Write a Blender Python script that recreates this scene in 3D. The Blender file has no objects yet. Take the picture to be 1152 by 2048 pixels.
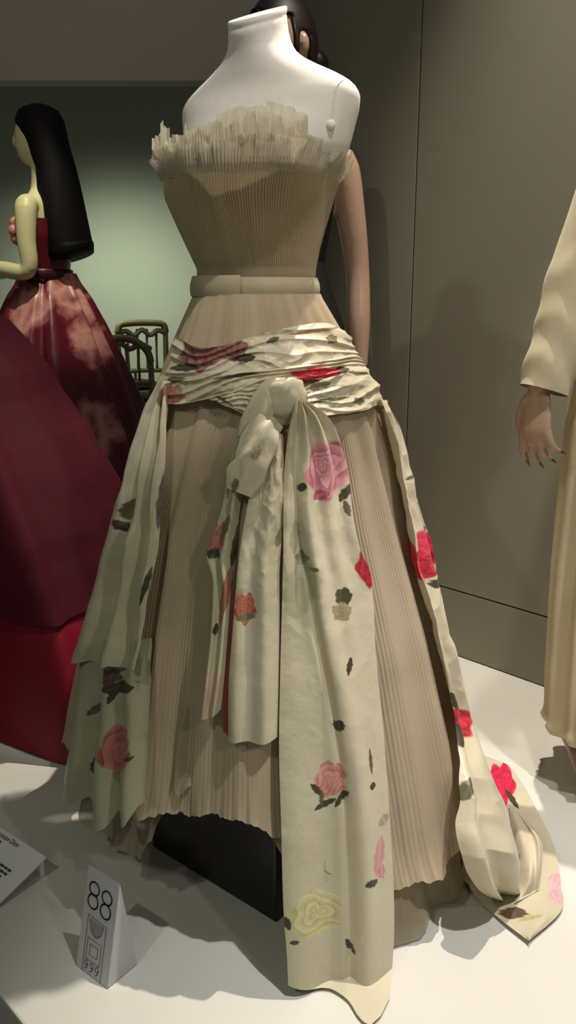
import bpy, bmesh, math, random
import numpy as np
from mathutils import Vector, Matrix

# ------------------------------------------------------------------ camera, world, lights
S = bpy.context.scene
COL = S.collection
W, H, F = 1152, 2048, 1650.0
CAM_H, PITCH = 1.05, math.radians(15)
cam = bpy.data.cameras.new('camera'); cam_o = bpy.data.objects.new('camera', cam); COL.objects.link(cam_o)
cam.sensor_fit = 'VERTICAL'; cam.sensor_height = 36.0; cam.lens = F / H * 36.0
cam_o.location = (0, 0, CAM_H); cam_o.rotation_euler = (math.pi / 2 - PITCH, 0, 0)
cam.clip_start = 0.02
S.camera = cam_o
S.view_settings.view_transform = 'Standard'; S.view_settings.look = 'None'
S.view_settings.exposure = 0.0; S.view_settings.gamma = 1.0; S.view_settings.use_curve_mapping = False
wd = bpy.data.worlds.new('world'); S.world = wd; wd.use_nodes = True
wd.node_tree.nodes['Background'].inputs[0].default_value = (0.90, 0.94, 0.80, 1)
wd.node_tree.nodes['Background'].inputs[1].default_value = 0.088

def spot(name, loc, target, energy, color, angle, blend=0.5, size=0.04):
    l = bpy.data.lights.new(name, 'SPOT'); l.energy = energy; l.color = color
    l.spot_size = math.radians(angle); l.spot_blend = blend; l.shadow_soft_size = size
    o = bpy.data.objects.new(name, l); COL.objects.link(o); o.location = loc
    o.rotation_euler = (Vector(target) - Vector(loc)).to_track_quat('-Z', 'Y').to_euler()
    return o

spot('key_spot', (0.62, 1.90, 3.05), (0.10, 1.40, 0.5), 290, (1.0, 0.91, 0.77), 66, 0.6, 0.015)
spot('floor_spot', (0.85, 0.75, 3.1), (0.50, 1.00, 0.0), 215, (1.0, 0.97, 0.93), 36, 0.8, 0.03)
spot('chest_spot', (0.50, 0.55, 3.0), (-0.02, 1.47, 1.36), 110, (1.0, 0.93, 0.86), 20, 0.5, 0.03)
spot('right_fill_spot', (1.25, -0.35, 2.0), (0.10, 1.50, 0.75), 32, (1.0, 0.90, 0.76), 40, 0.7, 0.06)
spot('left_fill_spot', (-1.25, -0.30, 2.6), (-0.05, 1.5, 0.65), 33, (0.97, 1.0, 0.80), 56, 0.7, 0.04)
spot('wall_wash_spot', (-1.15, 4.55, 1.75), (-1.0, 5.6, 0.30), 92, (0.88, 0.96, 0.78), 110, 1.0, 0.3)
spot('rose_spot', (-0.75, 2.75, 3.1), (-1.12, 3.75, 0.95), 150, (1.0, 0.95, 0.72), 19, 0.6, 0.05)
spot('cream_spot', (0.45, 0.9, 3.0), (0.85, 1.65, 0.7), 84, (1.0, 0.92, 0.78), 34, 0.7, 0.05)
spot('bulkhead_spot', (-0.8, 1.2, 2.9), (-0.9, 4.3, 2.5), 60, (1.0, 0.90, 0.76), 70, 1.0, 0.2)

# ------------------------------------------------------------------ helpers
CP, SP = math.cos(PITCH), math.sin(PITCH)
def rays(px, py):
    a = (np.asarray(px, float) - 576) / F; b = (np.asarray(py, float) - 1024) / F
    return np.stack([a, CP - b * SP, -SP - b * CP], -1)     # unit along the camera axis
def project(P):
    P = np.asarray(P, float); r = P - np.array([0, 0, CAM_H])
    d = r[..., 1] * CP - r[..., 2] * SP; u = -r[..., 1] * SP - r[..., 2] * CP
    return 576 + F * r[..., 0] / d, 1024 + F * u / d
def at_z(px, py, z=0.0):
    d = rays(px, py); t = (z - CAM_H) / d[..., 2]
    return np.array([0, 0, CAM_H]) + d * np.asarray(t)[..., None]
def at_y(px, py, y):
    d = rays(px, py); t = y / d[..., 1]
    return np.array([0, 0, CAM_H]) + d * np.asarray(t)[..., None]

def lin(r, g, b):
    f = lambda c: (c / 255 / 12.92) if c / 255 <= 0.04045 else ((c / 255 + 0.055) / 1.055) ** 2.4
    return (f(r), f(g), f(b))

def mat(name, color=None, rough=0.7, spec=0.3, attr=False, noise=None, metal=0.0, bump=None, trans=0.0, alpha=0.0, sheen=0.0, coat=0.0):
    """procedural principled material; noise=(scale, dark, light), bump=(scale, strength), trans = translucent share, alpha = see-through share"""
    m = bpy.data.materials.new(name); m.use_nodes = True
    nt = m.node_tree; N = nt.nodes; L = nt.links; p = N['Principled BSDF']; out = N['Material Output']
    p.inputs['Roughness'].default_value = rough; p.inputs['Specular IOR Level'].default_value = spec
    p.inputs['Metallic'].default_value = metal; p.inputs['Sheen Weight'].default_value = sheen
    p.inputs['Coat Weight'].default_value = coat
    tc = N.new('ShaderNodeTexCoord')
    csock = None
    if attr:
        a = N.new('ShaderNodeVertexColor'); a.layer_name = 'Col'; csock = a.outputs[0]
    else:
        p.inputs['Base Color'].default_value = (*color, 1)
    if noise:
        n = N.new('ShaderNodeTexNoise'); n.inputs['Scale'].default_value = noise[0]; n.inputs['Detail'].default_value = 5
        L.new(tc.outputs['Object'], n.inputs['Vector'])
        mr = N.new('ShaderNodeMapRange'); mr.inputs['From Min'].default_value = 0.3; mr.inputs['From Max'].default_value = 0.7
        mr.inputs['To Min'].default_value = noise[1]; mr.inputs['To Max'].default_value = noise[2]
        L.new(n.outputs['Fac'], mr.inputs['Value'])
        mx = N.new('ShaderNodeMix'); mx.data_type = 'RGBA'; mx.blend_type = 'MULTIPLY'; mx.inputs['Factor'].default_value = 1
        if csock: L.new(csock, mx.inputs['A'])
        else: mx.inputs['A'].default_value = (*color, 1)
        L.new(mr.outputs['Result'], mx.inputs['B']); csock = mx.outputs['Result']
    if csock: L.new(csock, p.inputs['Base Color'])
    if bump:
        n = N.new('ShaderNodeTexNoise'); n.inputs['Scale'].default_value = bump[0]; n.inputs['Detail'].default_value = 6
        L.new(tc.outputs['Object'], n.inputs['Vector'])
        b = N.new('ShaderNodeBump'); b.inputs['Strength'].default_value = bump[1]; b.inputs['Distance'].default_value = 0.01
        L.new(n.outputs['Fac'], b.inputs['Height']); L.new(b.outputs['Normal'], p.inputs['Normal'])
    s = p.outputs[0]
    if trans:
        t = N.new('ShaderNodeBsdfTranslucent')
        if csock: L.new(csock, t.inputs['Color'])
        else: t.inputs['Color'].default_value = (*color, 1)
        x = N.new('ShaderNodeMixShader'); x.inputs[0].default_value = trans
        L.new(s, x.inputs[1]); L.new(t.outputs[0], x.inputs[2]); s = x.outputs[0]
    if alpha:
        t = N.new('ShaderNodeBsdfTransparent')
        x = N.new('ShaderNodeMixShader'); x.inputs[0].default_value = alpha
        L.new(s, x.inputs[1]); L.new(t.outputs[0], x.inputs[2]); s = x.outputs[0]
    L.new(s, out.inputs['Surface'])
    return m

def link(name, me, m=None, parent=None, smooth=True):
    o = bpy.data.objects.new(name, me); COL.objects.link(o)
    if m is not None: me.materials.append(m)
    if parent is not None: o.parent = parent
    if smooth: me.polygons.foreach_set('use_smooth', [True] * len(me.polygons))
    return o

def tag(o, label=None, cat=None, group=None, kind=None):
    if label: o['label'] = label
    if cat: o['category'] = cat
    if group: o['group'] = group
    if kind: o['kind'] = kind
    return o

def empty(name, label, cat, loc=(0, 0, 0), rz=0.0, group=None):
    o = bpy.data.objects.new(name, None); COL.objects.link(o); o.location = loc; o.rotation_euler = (0, 0, rz)
    o.empty_display_size = 0.05
    return tag(o, label, cat, group)

def grid(name, P, m, parent=None, wrap=False, col=None, keep=None, caps=False):
    """P[n,k,3] -> one quad mesh; wrap joins the last column to the first"""
    n, k = P.shape[:2]
    idx = np.arange(n * k).reshape(n, k)
    if wrap: idx = np.concatenate([idx, idx[:, :1]], 1)
    q = np.stack([idx[:-1, :-1], idx[:-1, 1:], idx[1:, 1:], idx[1:, :-1]], -1).reshape(-1, 4)
    if keep is not None:
        kk = keep.reshape(-1); q = q[kk[q].all(1)]
    me = bpy.data.meshes.new(name)
    V = P.reshape(-1, 3)
    if caps:
        faces = [tuple(f) for f in q.tolist()] + [tuple(range(k))[::-1], tuple(range((n - 1) * k, n * k))]
        me.from_pydata(V.tolist(), [], faces)
    else:
        me.vertices.add(len(V)); me.vertices.foreach_set('co', V.astype(np.float32).ravel())
        me.loops.add(len(q) * 4); me.loops.foreach_set('vertex_index', q.astype(np.int32).ravel())
        me.polygons.add(len(q)); me.polygons.foreach_set('loop_start', np.arange(0, len(q) * 4, 4, dtype=np.int32))
    me.update(calc_edges=True); me.validate()
    if col is not None:
        a = me.color_attributes.new('Col', 'FLOAT_COLOR', 'POINT')
        c = np.ones((len(V), 4), np.float32); c[:, :3] = col.reshape(-1, 3); a.data.foreach_set('color', c.ravel())
    return link(name, me, m, parent)

def cat_rom(pts, n, closed=False):
    """n points along a Catmull-Rom curve through pts, by arc length"""
    p = np.asarray(pts, float)
    if len(p) == 2: return p[0] + (p[1] - p[0]) * np.linspace(0, 1, n)[:, None]
    q = np.vstack([2 * p[0] - p[1], p, 2 * p[-1] - p[-2]])
    out = []
    for i in range(1, len(q) - 2):
        t = np.linspace(0, 1, 24, endpoint=False)[:, None]
        a, b, c, d = q[i - 1], q[i], q[i + 1], q[i + 2]
        out.append(0.5 * (2 * b + (c - a) * t + (2 * a - 5 * b + 4 * c - d) * t * t + (3 * b - a - 3 * c + d) * t ** 3))
    out = np.vstack(out + [p[-1:]])
    s = np.r_[0, np.cumsum(np.linalg.norm(np.diff(out[:, :2] if out.shape[1] == 2 else out[:, :3], axis=0), axis=1))]
    u = np.linspace(0, s[-1], n)
    return np.stack([np.interp(u, s, out[:, j]) for j in range(out.shape[1])], 1)

def pick(z, table):
    t = np.asarray(table, float); o = np.argsort(t[:, 0]); t = t[o]
    return [np.interp(z, t[:, 0], t[:, j]) for j in range(1, t.shape[1])]

def snoise(x, y, seed=0, octaves=3):
    """smooth pseudo noise from sines, about -1..1"""
    r = np.random.RandomState(seed); v = 0; a = 1.0; tot = 0
    x = np.asarray(x, float); y = np.asarray(y, float)
    for o in range(octaves):
        for k in range(4):
            th = r.uniform(0, 2 * math.pi); f = (2 ** o) * r.uniform(0.7, 1.4); ph = r.uniform(0, 6.28)
            v = v + a * np.sin(f * (x * math.cos(th) + y * math.sin(th)) + ph + 1.3 * np.sin(f * 0.6 * (x * math.sin(th) - y * math.cos(th)) + ph * 2))
        tot += a * 2; a *= 0.5
    return v / tot

class MB:
    def __init__(s): s.v = []; s.f = []
    def add(s, V, Fc):
        o = len(s.v); s.v += [tuple(map(float, x)) for x in V]; s.f += [tuple(int(i) + o for i in f) for f in Fc]; return s
    def rings(s, R, cap=True):
        R = [np.asarray(r) for r in R]; k = len(R[0]); V = np.vstack(R); Fc = []
        for i in range(len(R) - 1):
            for j in range(k):
                a, b = i * k + j, i * k + (j + 1) % k
                Fc.append((a, b, b + k, a + k))
        if cap: Fc += [tuple(range(k))[::-1], tuple(range((len(R) - 1) * k, len(R) * k))]
        return s.add(V, Fc)
    def tube(s, pts, rad, n=12, steps=6, flat=1.0, updir=None):
        p = np.asarray(pts, float); m = (len(p) - 1) * steps + 1
        rad = np.asarray(rad, float) * np.ones(len(p))
        c = cat_rom(np.c_[p, rad], m) if len(p) > 2 else np.c_[p, rad][0] + (np.c_[p, rad][-1] - np.c_[p, rad][0]) * np.linspace(0, 1, m)[:, None]
        P, r = c[:, :3], c[:, 3]
        T = np.gradient(P, axis=0); T /= np.linalg.norm(T, axis=1)[:, None] + 1e-9
        up = np.array(updir if updir is not None else ((0, 0, 1) if abs(T[0, 2]) < 0.9 else (1, 0, 0)), float)
        R = []
        th = np.linspace(0, 2 * math.pi, n, endpoint=False)
        for i in range(m):
            a = np.cross(T[i], up); a /= np.linalg.norm(a) + 1e-9; b = np.cross(a, T[i]); up = b
            R.append(P[i] + r[i] * (np.cos(th)[:, None] * a + flat * np.sin(th)[:, None] * b))
        # rounded ends
        e0 = [P[0] - T[0] * r[0] * 0.6 + (R[0] - P[0]) * 0.55]; e1 = [P[-1] + T[-1] * r[-1] * 0.6 + (R[-1] - P[-1]) * 0.55]
        return s.rings(e0 + R + e1)
    def box(s, lo, hi):
        (a, b, c), (d, e, f) = lo, hi
        V = [(a, b, c), (d, b, c), (d, e, c), (a, e, c), (a, b, f), (d, b, f), (d, e, f), (a, e, f)]
        return s.add(V, [(0, 3, 2, 1), (4, 5, 6, 7), (0, 1, 5, 4), (1, 2, 6, 5), (2, 3, 7, 6), (3, 0, 4, 7)])
    def prism(s, poly, z0, z1):
        n = len(poly); V = [(x, y, z0) for x, y in poly] + [(x, y, z1) for x, y in poly]
        return s.add(V, [tuple(range(n))[::-1], tuple(range(n, 2 * n))] + [(i, (i + 1) % n, (i + 1) % n + n, i + n) for i in range(n)])
    def ellipsoid(s, c, r, nu=20, nv=14, fn=None):
        R = []
        for i in range(nv + 1):
            ph = math.pi * (0.02 + 0.96 * i / nv) - math.pi / 2
            th = np.linspace(0, 2 * math.pi, nu, endpoint=False)
            U = np.stack([np.cos(th) * math.cos(ph), np.sin(th) * math.cos(ph), np.full(nu, math.sin(ph))], 1)
            V = U * np.asarray(r)
            if fn is not None: V = fn(U, V)
            R.append(V + np.asarray(c))
        return s.rings(R)
    def build(s, name, m, parent=None, smooth=True, bevel=0, remesh=0, sm=0):
        me = bpy.data.meshes.new(name); me.from_pydata(s.v, [], s.f); me.update(); me.validate()
        bm = bmesh.new(); bm.from_mesh(me); bmesh.ops.recalc_face_normals(bm, faces=bm.faces)
        if bevel: bmesh.ops.bevel(bm, geom=list(bm.edges), offset=bevel, segments=2, affect='EDGES', profile=0.5)
        bm.to_mesh(me); bm.free()
        if remesh:
            t = bpy.data.objects.new('tmp', me); COL.objects.link(t)
            a = t.modifiers.new('r', 'REMESH'); a.mode = 'VOXEL'; a.voxel_size = remesh
            if sm: b = t.modifiers.new('s', 'SMOOTH'); b.factor = 0.5; b.iterations = sm
            dg = bpy.context.evaluated_depsgraph_get(); dg.update()
            me2 = bpy.data.meshes.new_from_object(t.evaluated_get(dg)); bpy.data.objects.remove(t); me2.name = name; me2.materials.clear(); me = me2
        return link(name, me, m, parent, smooth)

def ell_ring(cx, cy, z, a, bf, bb=None, yaw=0.0, n=64, pw=2.0, zt=None):
    """ring at height z: half width a, front depth bf (towards -Y), back depth bb, turned by yaw"""
    th = np.linspace(0, 2 * math.pi, n, endpoint=False); bb = bf if bb is None else bb
    c, s = np.cos(th), np.sin(th)
    c = np.sign(c) * np.abs(c) ** (2 / pw); s = np.sign(s) * np.abs(s) ** (2 / pw)
    x = a * c; y = np.where(s > 0, bb, bf) * s
    zz = np.full(n, z) if zt is None else z + zt * y
    return np.stack([cx + x * math.cos(yaw) - y * math.sin(yaw), cy + x * math.sin(yaw) + y * math.cos(yaw), zz], 1)

# ------------------------------------------------------------------ setting
M_floor = mat('white_platform', lin(214, 211, 204), 0.45, 0.35, noise=(2.5, 0.94, 1.03))
M_wall = mat('taupe_wall', lin(146, 143, 130), 0.85, 0.15, noise=(1.2, 0.94, 1.05))
M_back = mat('back_wall_paint', lin(165, 170, 155), 0.9, 0.1, noise=(0.8, 0.93, 1.05))
M_dark = mat('dark_floor', lin(25, 23, 25), 0.6, 0.3)
M_bulk = mat('bulkhead_paint', lin(150, 143, 132), 0.9, 0.1, noise=(1.0, 0.95, 1.05))

b = MB()                                                     # platform with its near left corner cut off by the dark walkway
e0 = at_z(0, 1990)[:2]; e1 = at_z(45, 2048)[:2]; dv = (e1 - e0) / np.linalg.norm(e1 - e0)
pA = e0 - dv * 2.2; pB = e0 + dv * 0.75
b.prism([tuple(pA), tuple(pB), (2.2, pB[1] - 0.1), (2.6, 6.2), (-4.2, 6.2), (-4.2, pA[1])], -0.5, 0.0)
tag(b.build('floor', M_floor, smooth=False, bevel=0.004), 'white display platform with a dark near left corner', kind='structure')
b = MB(); b.box((-5, -2, -0.56), (4, 7, -0.5)); tag(b.build('floor_walkway', M_dark, smooth=False), 'dark walkway floor below the platform', kind='structure')

# angled wall: panels with shadow gaps
WS = 2.765
dW = np.array([math.sqrt(.5), -math.sqrt(.5), 0]); nW = np.array([-math.sqrt(.5), -math.sqrt(.5), 0]); oW = np.array([0, WS, 0])
def wall_hit(px, py):
    d = rays(px, py); t = WS / (d[0] + d[1]); P = np.array([0, 0, CAM_H]) + d * t
    return (P - oW) @ dW, P[2]
s_seam = 0.5 * (wall_hit(843, 60)[0] + wall_hit(813, 870)[0]); z_seam = wall_hit(1000, 1207)[1]
wall = empty('wall_right', 'taupe angled wall of flat panels behind the gowns', None); tag(wall, kind='structure')
def wpanel(s0, s1, z0, z1, t=0.03, off=0.0):
    b = MB(); g = 0.0022
    V = []
    for n_ in (off, off - t):
        for s, z in ((s0 + g, z0 + g), (s1 - g, z0 + g), (s1 - g, z1 - g), (s0 + g, z1 - g)):
            V.append(oW + dW * s + nW * n_ + np.array([0, 0, z]))
    b.add(V, [(0, 1, 2, 3), (7, 6, 5, 4), (0, 4, 5, 1), (1, 5, 6, 2), (2, 6, 7, 3), (3, 7, 4, 0)])
    return b.build('panel', M_wall, wall, smooth=False, bevel=0.001)
sL = 0.03 * math.sqrt(2)
wpanel(sL, s_seam, z_seam, 3.2); wpanel(s_seam, 2.6, z_seam, 3.2)
wpanel(sL, s_seam, 0.001, z_seam); wpanel(s_seam, 2.6, 0.001, z_seam)
b = MB()
V = []
for n_ in (-0.034, -0.12):
    for s, z in ((sL, 0), (2.6, 0), (2.6, 3.2), (sL, 3.2)): V.append(oW + dW * s + nW * n_ + np.array([0, 0, z]))
b.add(V, [(0, 1, 2, 3), (7, 6, 5, 4), (0, 4, 5, 1), (1, 5, 6, 2), (2, 6, 7, 3), (3, 7, 4, 0)])
b.build('backing_board', M_dark, wall, smooth=False)
b = MB(); b.box((-4.2, 5.6, 0), (2.6, 5.75, 3.2)); tag(b.build('wall_back', M_back, smooth=False), 'far back wall with a greenish pool of light', kind='structure')
zb = at_y(200, 161, 4.3)[2]
b = MB(); b.box((-4.2, 4.3, zb), (0.9, 4.42, 3.2)); tag(b.build('bulkhead', M_bulk, smooth=False), 'taupe bulkhead hanging before the far back wall', kind='structure')

# ------------------------------------------------------------------ cloth materials
M_satin = mat('printed_satin', attr=True, rough=0.40, spec=0.5, noise=(14, 0.95, 1.03), bump=(38, 0.15), trans=0.06, sheen=0.15)
M_chiffon = mat('beige_chiffon', lin(198, 181, 155), 0.9, 0.12, noise=(9, 0.9, 1.06), trans=0.22)
M_tulle = mat('beige_tulle', lin(188, 174, 150), 0.9, 0.1, noise=(10, 0.9, 1.05), trans=0.3, alpha=0.22)
M_organza = mat('sheer_organza', lin(205, 196, 176), 0.75, 0.2, trans=0.35, alpha=0.34)
M_band = mat('grosgrain_band', lin(178, 166, 140), 0.7, 0.25, noise=(30, 0.93, 1.04))
M_form = mat('white_form_cloth', lin(226, 220, 214), 0.8, 0.2, noise=(60, 0.97, 1.02))
M_black = mat('black_plinth', lin(24, 21, 24), 0.3, 0.45, noise=(3, 0.8, 1.2))
IVORY = np.array(lin(208, 198, 172)); IVG = np.array(lin(186, 182, 152)); LEAF = np.array(lin(62, 56, 38)); LEAF2 = np.array(lin(92, 86, 60))
RED = (lin(120, 14, 34), lin(206, 40, 66)); PINK = (lin(176, 84, 104), lin(236, 170, 180)); DUSK = (lin(140, 66, 62), lin(196, 128, 118))
ORNG = (lin(150, 70, 55), lin(205, 120, 95)); WINE = (lin(90, 44, 46), lin(160, 104, 96)); GOLD = (lin(170, 166, 105), lin(214, 208, 160)); BROWN = (lin(60, 50, 34), lin(140, 126, 96))

def paint(px, py, base, motifs):
    C = np.broadcast_to(np.asarray(base, float), px.shape + (3,)).copy()
    sm = lambda e0, e1, x: np.clip((x - e0) / (e1 - e0), 0, 1)
    for k, m in enumerate(motifs):
        kind, cx, cy, rx, ry, rot = m[:6]
        c, s = math.cos(math.radians(rot)), math.sin(math.radians(rot))
        u = ((px - cx) * c + (py - cy) * s) / rx; v = (-(px - cx) * s + (py - cy) * c) / ry
        if kind == 'rose':
            dk, lt = np.asarray(m[6][0]), np.asarray(m[6][1])
            r = np.hypot(u, v); ph = np.arctan2(v, u)
            edge = 1 + 0.09 * np.sin(5 * ph + k) + 0.05 * np.sin(9 * ph + 2 * k) + 0.04 * snoise(u * 5, v * 5, k)
            petal = np.mod(r * 2.3 + 0.45 * np.sin(3 * ph + k) + 0.32 * np.sin(2 * ph - k * 2) + 0.42 * snoise(u * 2.6, v * 2.6, k + 9), 1.0)
            t = np.clip(0.15 + 0.85 * petal ** 0.8 + 0.25 * snoise(u * 4, v * 4, k + 3), 0, 1)[..., None]
            colr = dk * (1 - t) + lt * t
            a = 1 - sm(0.94, 1.06, r / edge)
        else:
            w = np.clip(1 - np.abs(v) ** 1.6, 0, 1) ** 0.7 * (1 + 0.12 * np.sin(v * 11 + k))
            d = np.abs(u + 0.18 * np.sin(v * 2.0)) / (w + 1e-3)
            a = np.where(np.abs(v) < 1, 1 - sm(0.8, 1.1, d), 0)
            base_c = np.asarray(m[6]) if len(m) > 6 else LEAF
            vein = np.exp(-(u / 0.12) ** 2)[..., None] * 0.35
            colr = base_c * (1 - vein) + (base_c * 1.9 + 0.03) * vein
        if kind == 'blush': a = a * 0.5
        C = C * (1 - a[..., None]) + colr * a[..., None]
    return C

# ------------------------------------------------------------------ skirt body that the panels lie on
AY = 1.55
SK = [(1.075, -0.160, 0.048, .095, .085), (1.04, -0.172, 0.060, .108, .10), (.98, -0.198, 0.096, .135, .14), (.92, -0.222, 0.126, .162, .17), (.843, -0.246, 0.168, .195, .21),
      (.658, -0.318, 0.226, .275, .29), (.45, -0.376, 0.296, .355, .36), (.233, -0.425, 0.356, .43, .42), (0.0, -0.462, 0.412, .50, .48)]
def sk(z):
    L, R, bf, bb = pick(z, SK); return (L + R) / 2, (R - L) / 2, bf, bb
def gfun(P, off):
    cx, a, bf, bb = sk(P[..., 2]); y = P[..., 1] - AY
    b_ = np.where(y < 0, bf, bb) + off
    return ((P[..., 0] - cx) / (a + off)) ** 2 + (y / b_) ** 2 - 1
def cast(px, py, off=0.0):
    """first hit of the pixel rays with the skirt body (grown by off); floor wins if it comes first"""
    d = rays(px, py); sh = d.shape[:-1]; d = d.reshape(-1, 3); o = np.array([0, 0, CAM_H])
    off = (np.asarray(off, float) * np.ones(sh)).reshape(-1)
    ts = np.linspace(0.75, 2.1, 110); best = np.full(len(d), 1e9); tb = np.zeros(len(d)); hit = np.zeros(len(d), bool); th = np.zeros(len(d)); gp = None
    for t in ts:
        g = gfun(o + d * t, off)
        m = g < best; best[m] = g[m]; tb[m] = t
        if gp is not None:
            c = (g <= 0) & ~hit & (gp > 0)
            th[c] = (t - (ts[1] - ts[0]) * (-g[c]) / (gp[c] - g[c] + 1e-12)); hit |= c
        gp = g
    t = np.where(hit, th, tb)
    tf = np.where(d[:, 2] < -1e-6, (0.006 - CAM_H) / np.minimum(d[:, 2], -1e-6), 1e9)
    t = np.minimum(t, tf)
    return (o + d * t[:, None]).reshape(sh + (3,))
def outward(P):
    cx = sk(P[..., 2])[0]; n = np.stack([P[..., 0] - cx, P[..., 1] - AY, np.zeros(P.shape[:-1])], -1)
    return n / (np.linalg.norm(n, axis=-1, keepdims=True) + 1e-9)

def panel(name, A, B, nu, nv, off, disp, parent, base=IVORY, motifs=(), m=None, hem=None, zmin=0.004):
    """cloth between edge A and edge B (picture points, top to bottom) laid over the skirt body; u across, v along"""
    a = cat_rom(A, nv); c = cat_rom(B, nv)
    u = np.linspace(0, 1, nu)[None, :, None]; Q = a[:, None] * (1 - u) + c[:, None] * u
    U, Vv = np.meshgrid(np.linspace(0, 1, nu), np.linspace(0, 1, nv))
    px, py = Q[..., 0], Q[..., 1].copy()
    if hem is not None: py += np.interp(U, np.linspace(0, 1, len(hem)), hem) * Vv ** 6
    offs = off(U, Vv) if callable(off) else off
    P = cast(px, py, offs)
    if disp is not None: P = P + outward(P) * disp(U, Vv)[..., None]
    P[..., 2] = np.maximum(P[..., 2], zmin + 0.002 * np.sin(px * 0.05))
    bs = base(U, Vv) if callable(base) else base
    return grid(name, P, m or M_satin, parent, col=paint(px, py, bs, motifs))

# ------------------------------------------------------------------ the gown
gown = empty('ball_gown', 'strapless ivory gown with pleated chiffon and rose printed satin sash on the headless form', 'gown', (-0.05, AY, 0))
def adopt(o):                                                # keep world coordinates while parenting to the gown empty
    o.parent = gown; o.matrix_parent_inverse = Matrix.Translation(-Vector(gown.location)); return o

# pleated chiffon skirt (full round)
def pleat_skirt(name, off, ztop, zhem, m, npl, amp, big, seed, rows, spp=6):
    n = npl * spp; th = np.linspace(0, 2 * math.pi, n, endpoint=False); v = np.linspace(0, 1, rows)
    TH, VV = np.meshgrid(th, v)
    zh = zhem(TH); Z = ztop + (zh - ztop) * VV
    cx, a, bf, bb = sk(Z)
    warp = 0.5 * snoise(np.cos(TH) * 5, np.sin(TH) * 5, seed) + 0.25 * snoise(np.cos(TH) * 14, np.sin(TH) * 14 + VV, seed + 1)
    grow = np.interp(VV, [0, .12, .5, 1], [.5, .85, .45, .28])
    d = amp * grow * (0.75 + 0.55 * snoise(np.cos(TH) * 18, np.sin(TH) * 18 + VV, seed + 7)) * np.sin(npl * TH + 9 * warp + 0.8 * snoise(TH * 8, VV * 3, seed + 6))
    bigf = snoise(np.cos(TH) * 9 + VV * .25, np.sin(TH) * 9, seed + 2, 2) * 1.3 + 0.35 * np.sin(26 * TH + 5 * warp)
    d = d + big * np.interp(VV, [0, .15, .6, 1], [0.05, .4, .8, 1.2]) * bigf
    flare = np.clip((VV - 0.94) / 0.06, 0, 1) ** 2
    d = d + flare * (0.004 + 0.007 * snoise(np.cos(TH) * 26, np.sin(TH) * 26, seed + 8))
    s_ = np.sin(TH); X = cx + (a + off + d) * np.cos(TH); Y = AY + (np.where(s_ > 0, bb, bf) + off + d) * s_
    Z = Z + VV ** 8 * (0.014 * snoise(np.cos(TH) * 15, np.sin(TH) * 15, seed + 9) + 0.010 * snoise(np.cos(TH) * 40, np.sin(TH) * 40, seed + 12))
    P = np.stack([X, Y, np.maximum(Z, 0.006)], -1)
    return adopt(grid(name, P, m, None, wrap=True))
def hem_of(pts):
    t = np.radians([p[0] for p in pts]); z = [p[1] for p in pts]
    return lambda TH: np.interp(TH, t, z)
# angle: 0 = picture right, 180 = picture left, 270 = towards the camera
chif_hem = hem_of([(0, .05), (90, .03), (165, .10), (190, .17), (215, .20), (228, .215), (240, .21), (252, .235), (262, .26), (270, .24), (285, .16), (300, .09), (315, .10), (330, .14), (345, .10), (360, .05)])
tul_hem = hem_of([(0, .02), (90, .01), (180, .03), (205, .10), (225, .115), (236, .13), (244, .26), (262, .30), (272, .20), (282, .03), (300, .008), (330, .008), (360, .02)])
pleat_skirt('pleated_chiffon_skirt', 0.0, 1.045, chif_hem, M_chiffon, 320, 0.0017, 0.0115, 3, 110, 5)
pleat_skirt('tulle_underskirt', -0.022, 0.80, tul_hem, M_tulle, 150, 0.0012, 0.015, 11, 70)

# bodice
BO = [(1.055, -.160, .048, .088), (1.09, -.164, .050, .092), (1.12, -.178, .056, .10), (1.164, -.198, .068, .115), (1.205, -.215, .080, .128), (1.245, -.219, .092, .138), (1.28, -.215, .094, .138), (1.32, -.212, .092, .134)]
def bod(z): 
    L, R, bf = pick(z, BO); return (L + R) / 2, (R - L) / 2, bf
def bust(X, Z, s):                                            # two cups on the front
    g = lambda cx, cz, w, h: np.exp(-((X - cx) / w) ** 2 - ((Z - cz) / h) ** 2)
    return np.where(s < 0.15, 0.030 * g(-.135, 1.25, .07, .055) + 0.034 * g(.005, 1.25, .07, .055), 0)
npl = 190; n = npl * 6; th = np.linspace(0, 2 * math.pi, n, endpoint=False); v = np.linspace(0, 1, 90); TH, VV = np.meshgrid(th, v)
top = 1.283 + 0.012 * np.sin(2 * TH + 2.4) + 0.006 * np.sin(23 * TH)
Z = 1.07 + (top - 1.07) * VV; cx, a, bf = bod(Z)
wv = snoise(np.cos(TH) * 6, np.sin(TH) * 6, 21) ; s_ = np.sin(TH)
d = 0.0012 * np.interp(VV, [0, .1, .8, 1], [.4, .8, 1.2, 2.0]) * np.sin(npl * TH + 7 * wv + 0.5 * snoise(TH * 6, VV * 2, 4)) + 0.0022 * VV * snoise(np.cos(TH) * 16, np.sin(TH) * 16 + VV * 0.6, 8)
X = cx + (a + d) * np.cos(TH); d2 = bust(X, Z, s_); Y = AY + (bf + d) * s_ - d2 * np.clip(-s_ * 1.5, 0, 1)
adopt(grid('pleated_bodice', np.stack([X, Y, Z], -1), mat('bodice_chiffon', lin(176, 160, 132), 0.85, 0.15, noise=(12, 0.9, 1.06), trans=0.12), None, wrap=True))

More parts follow.
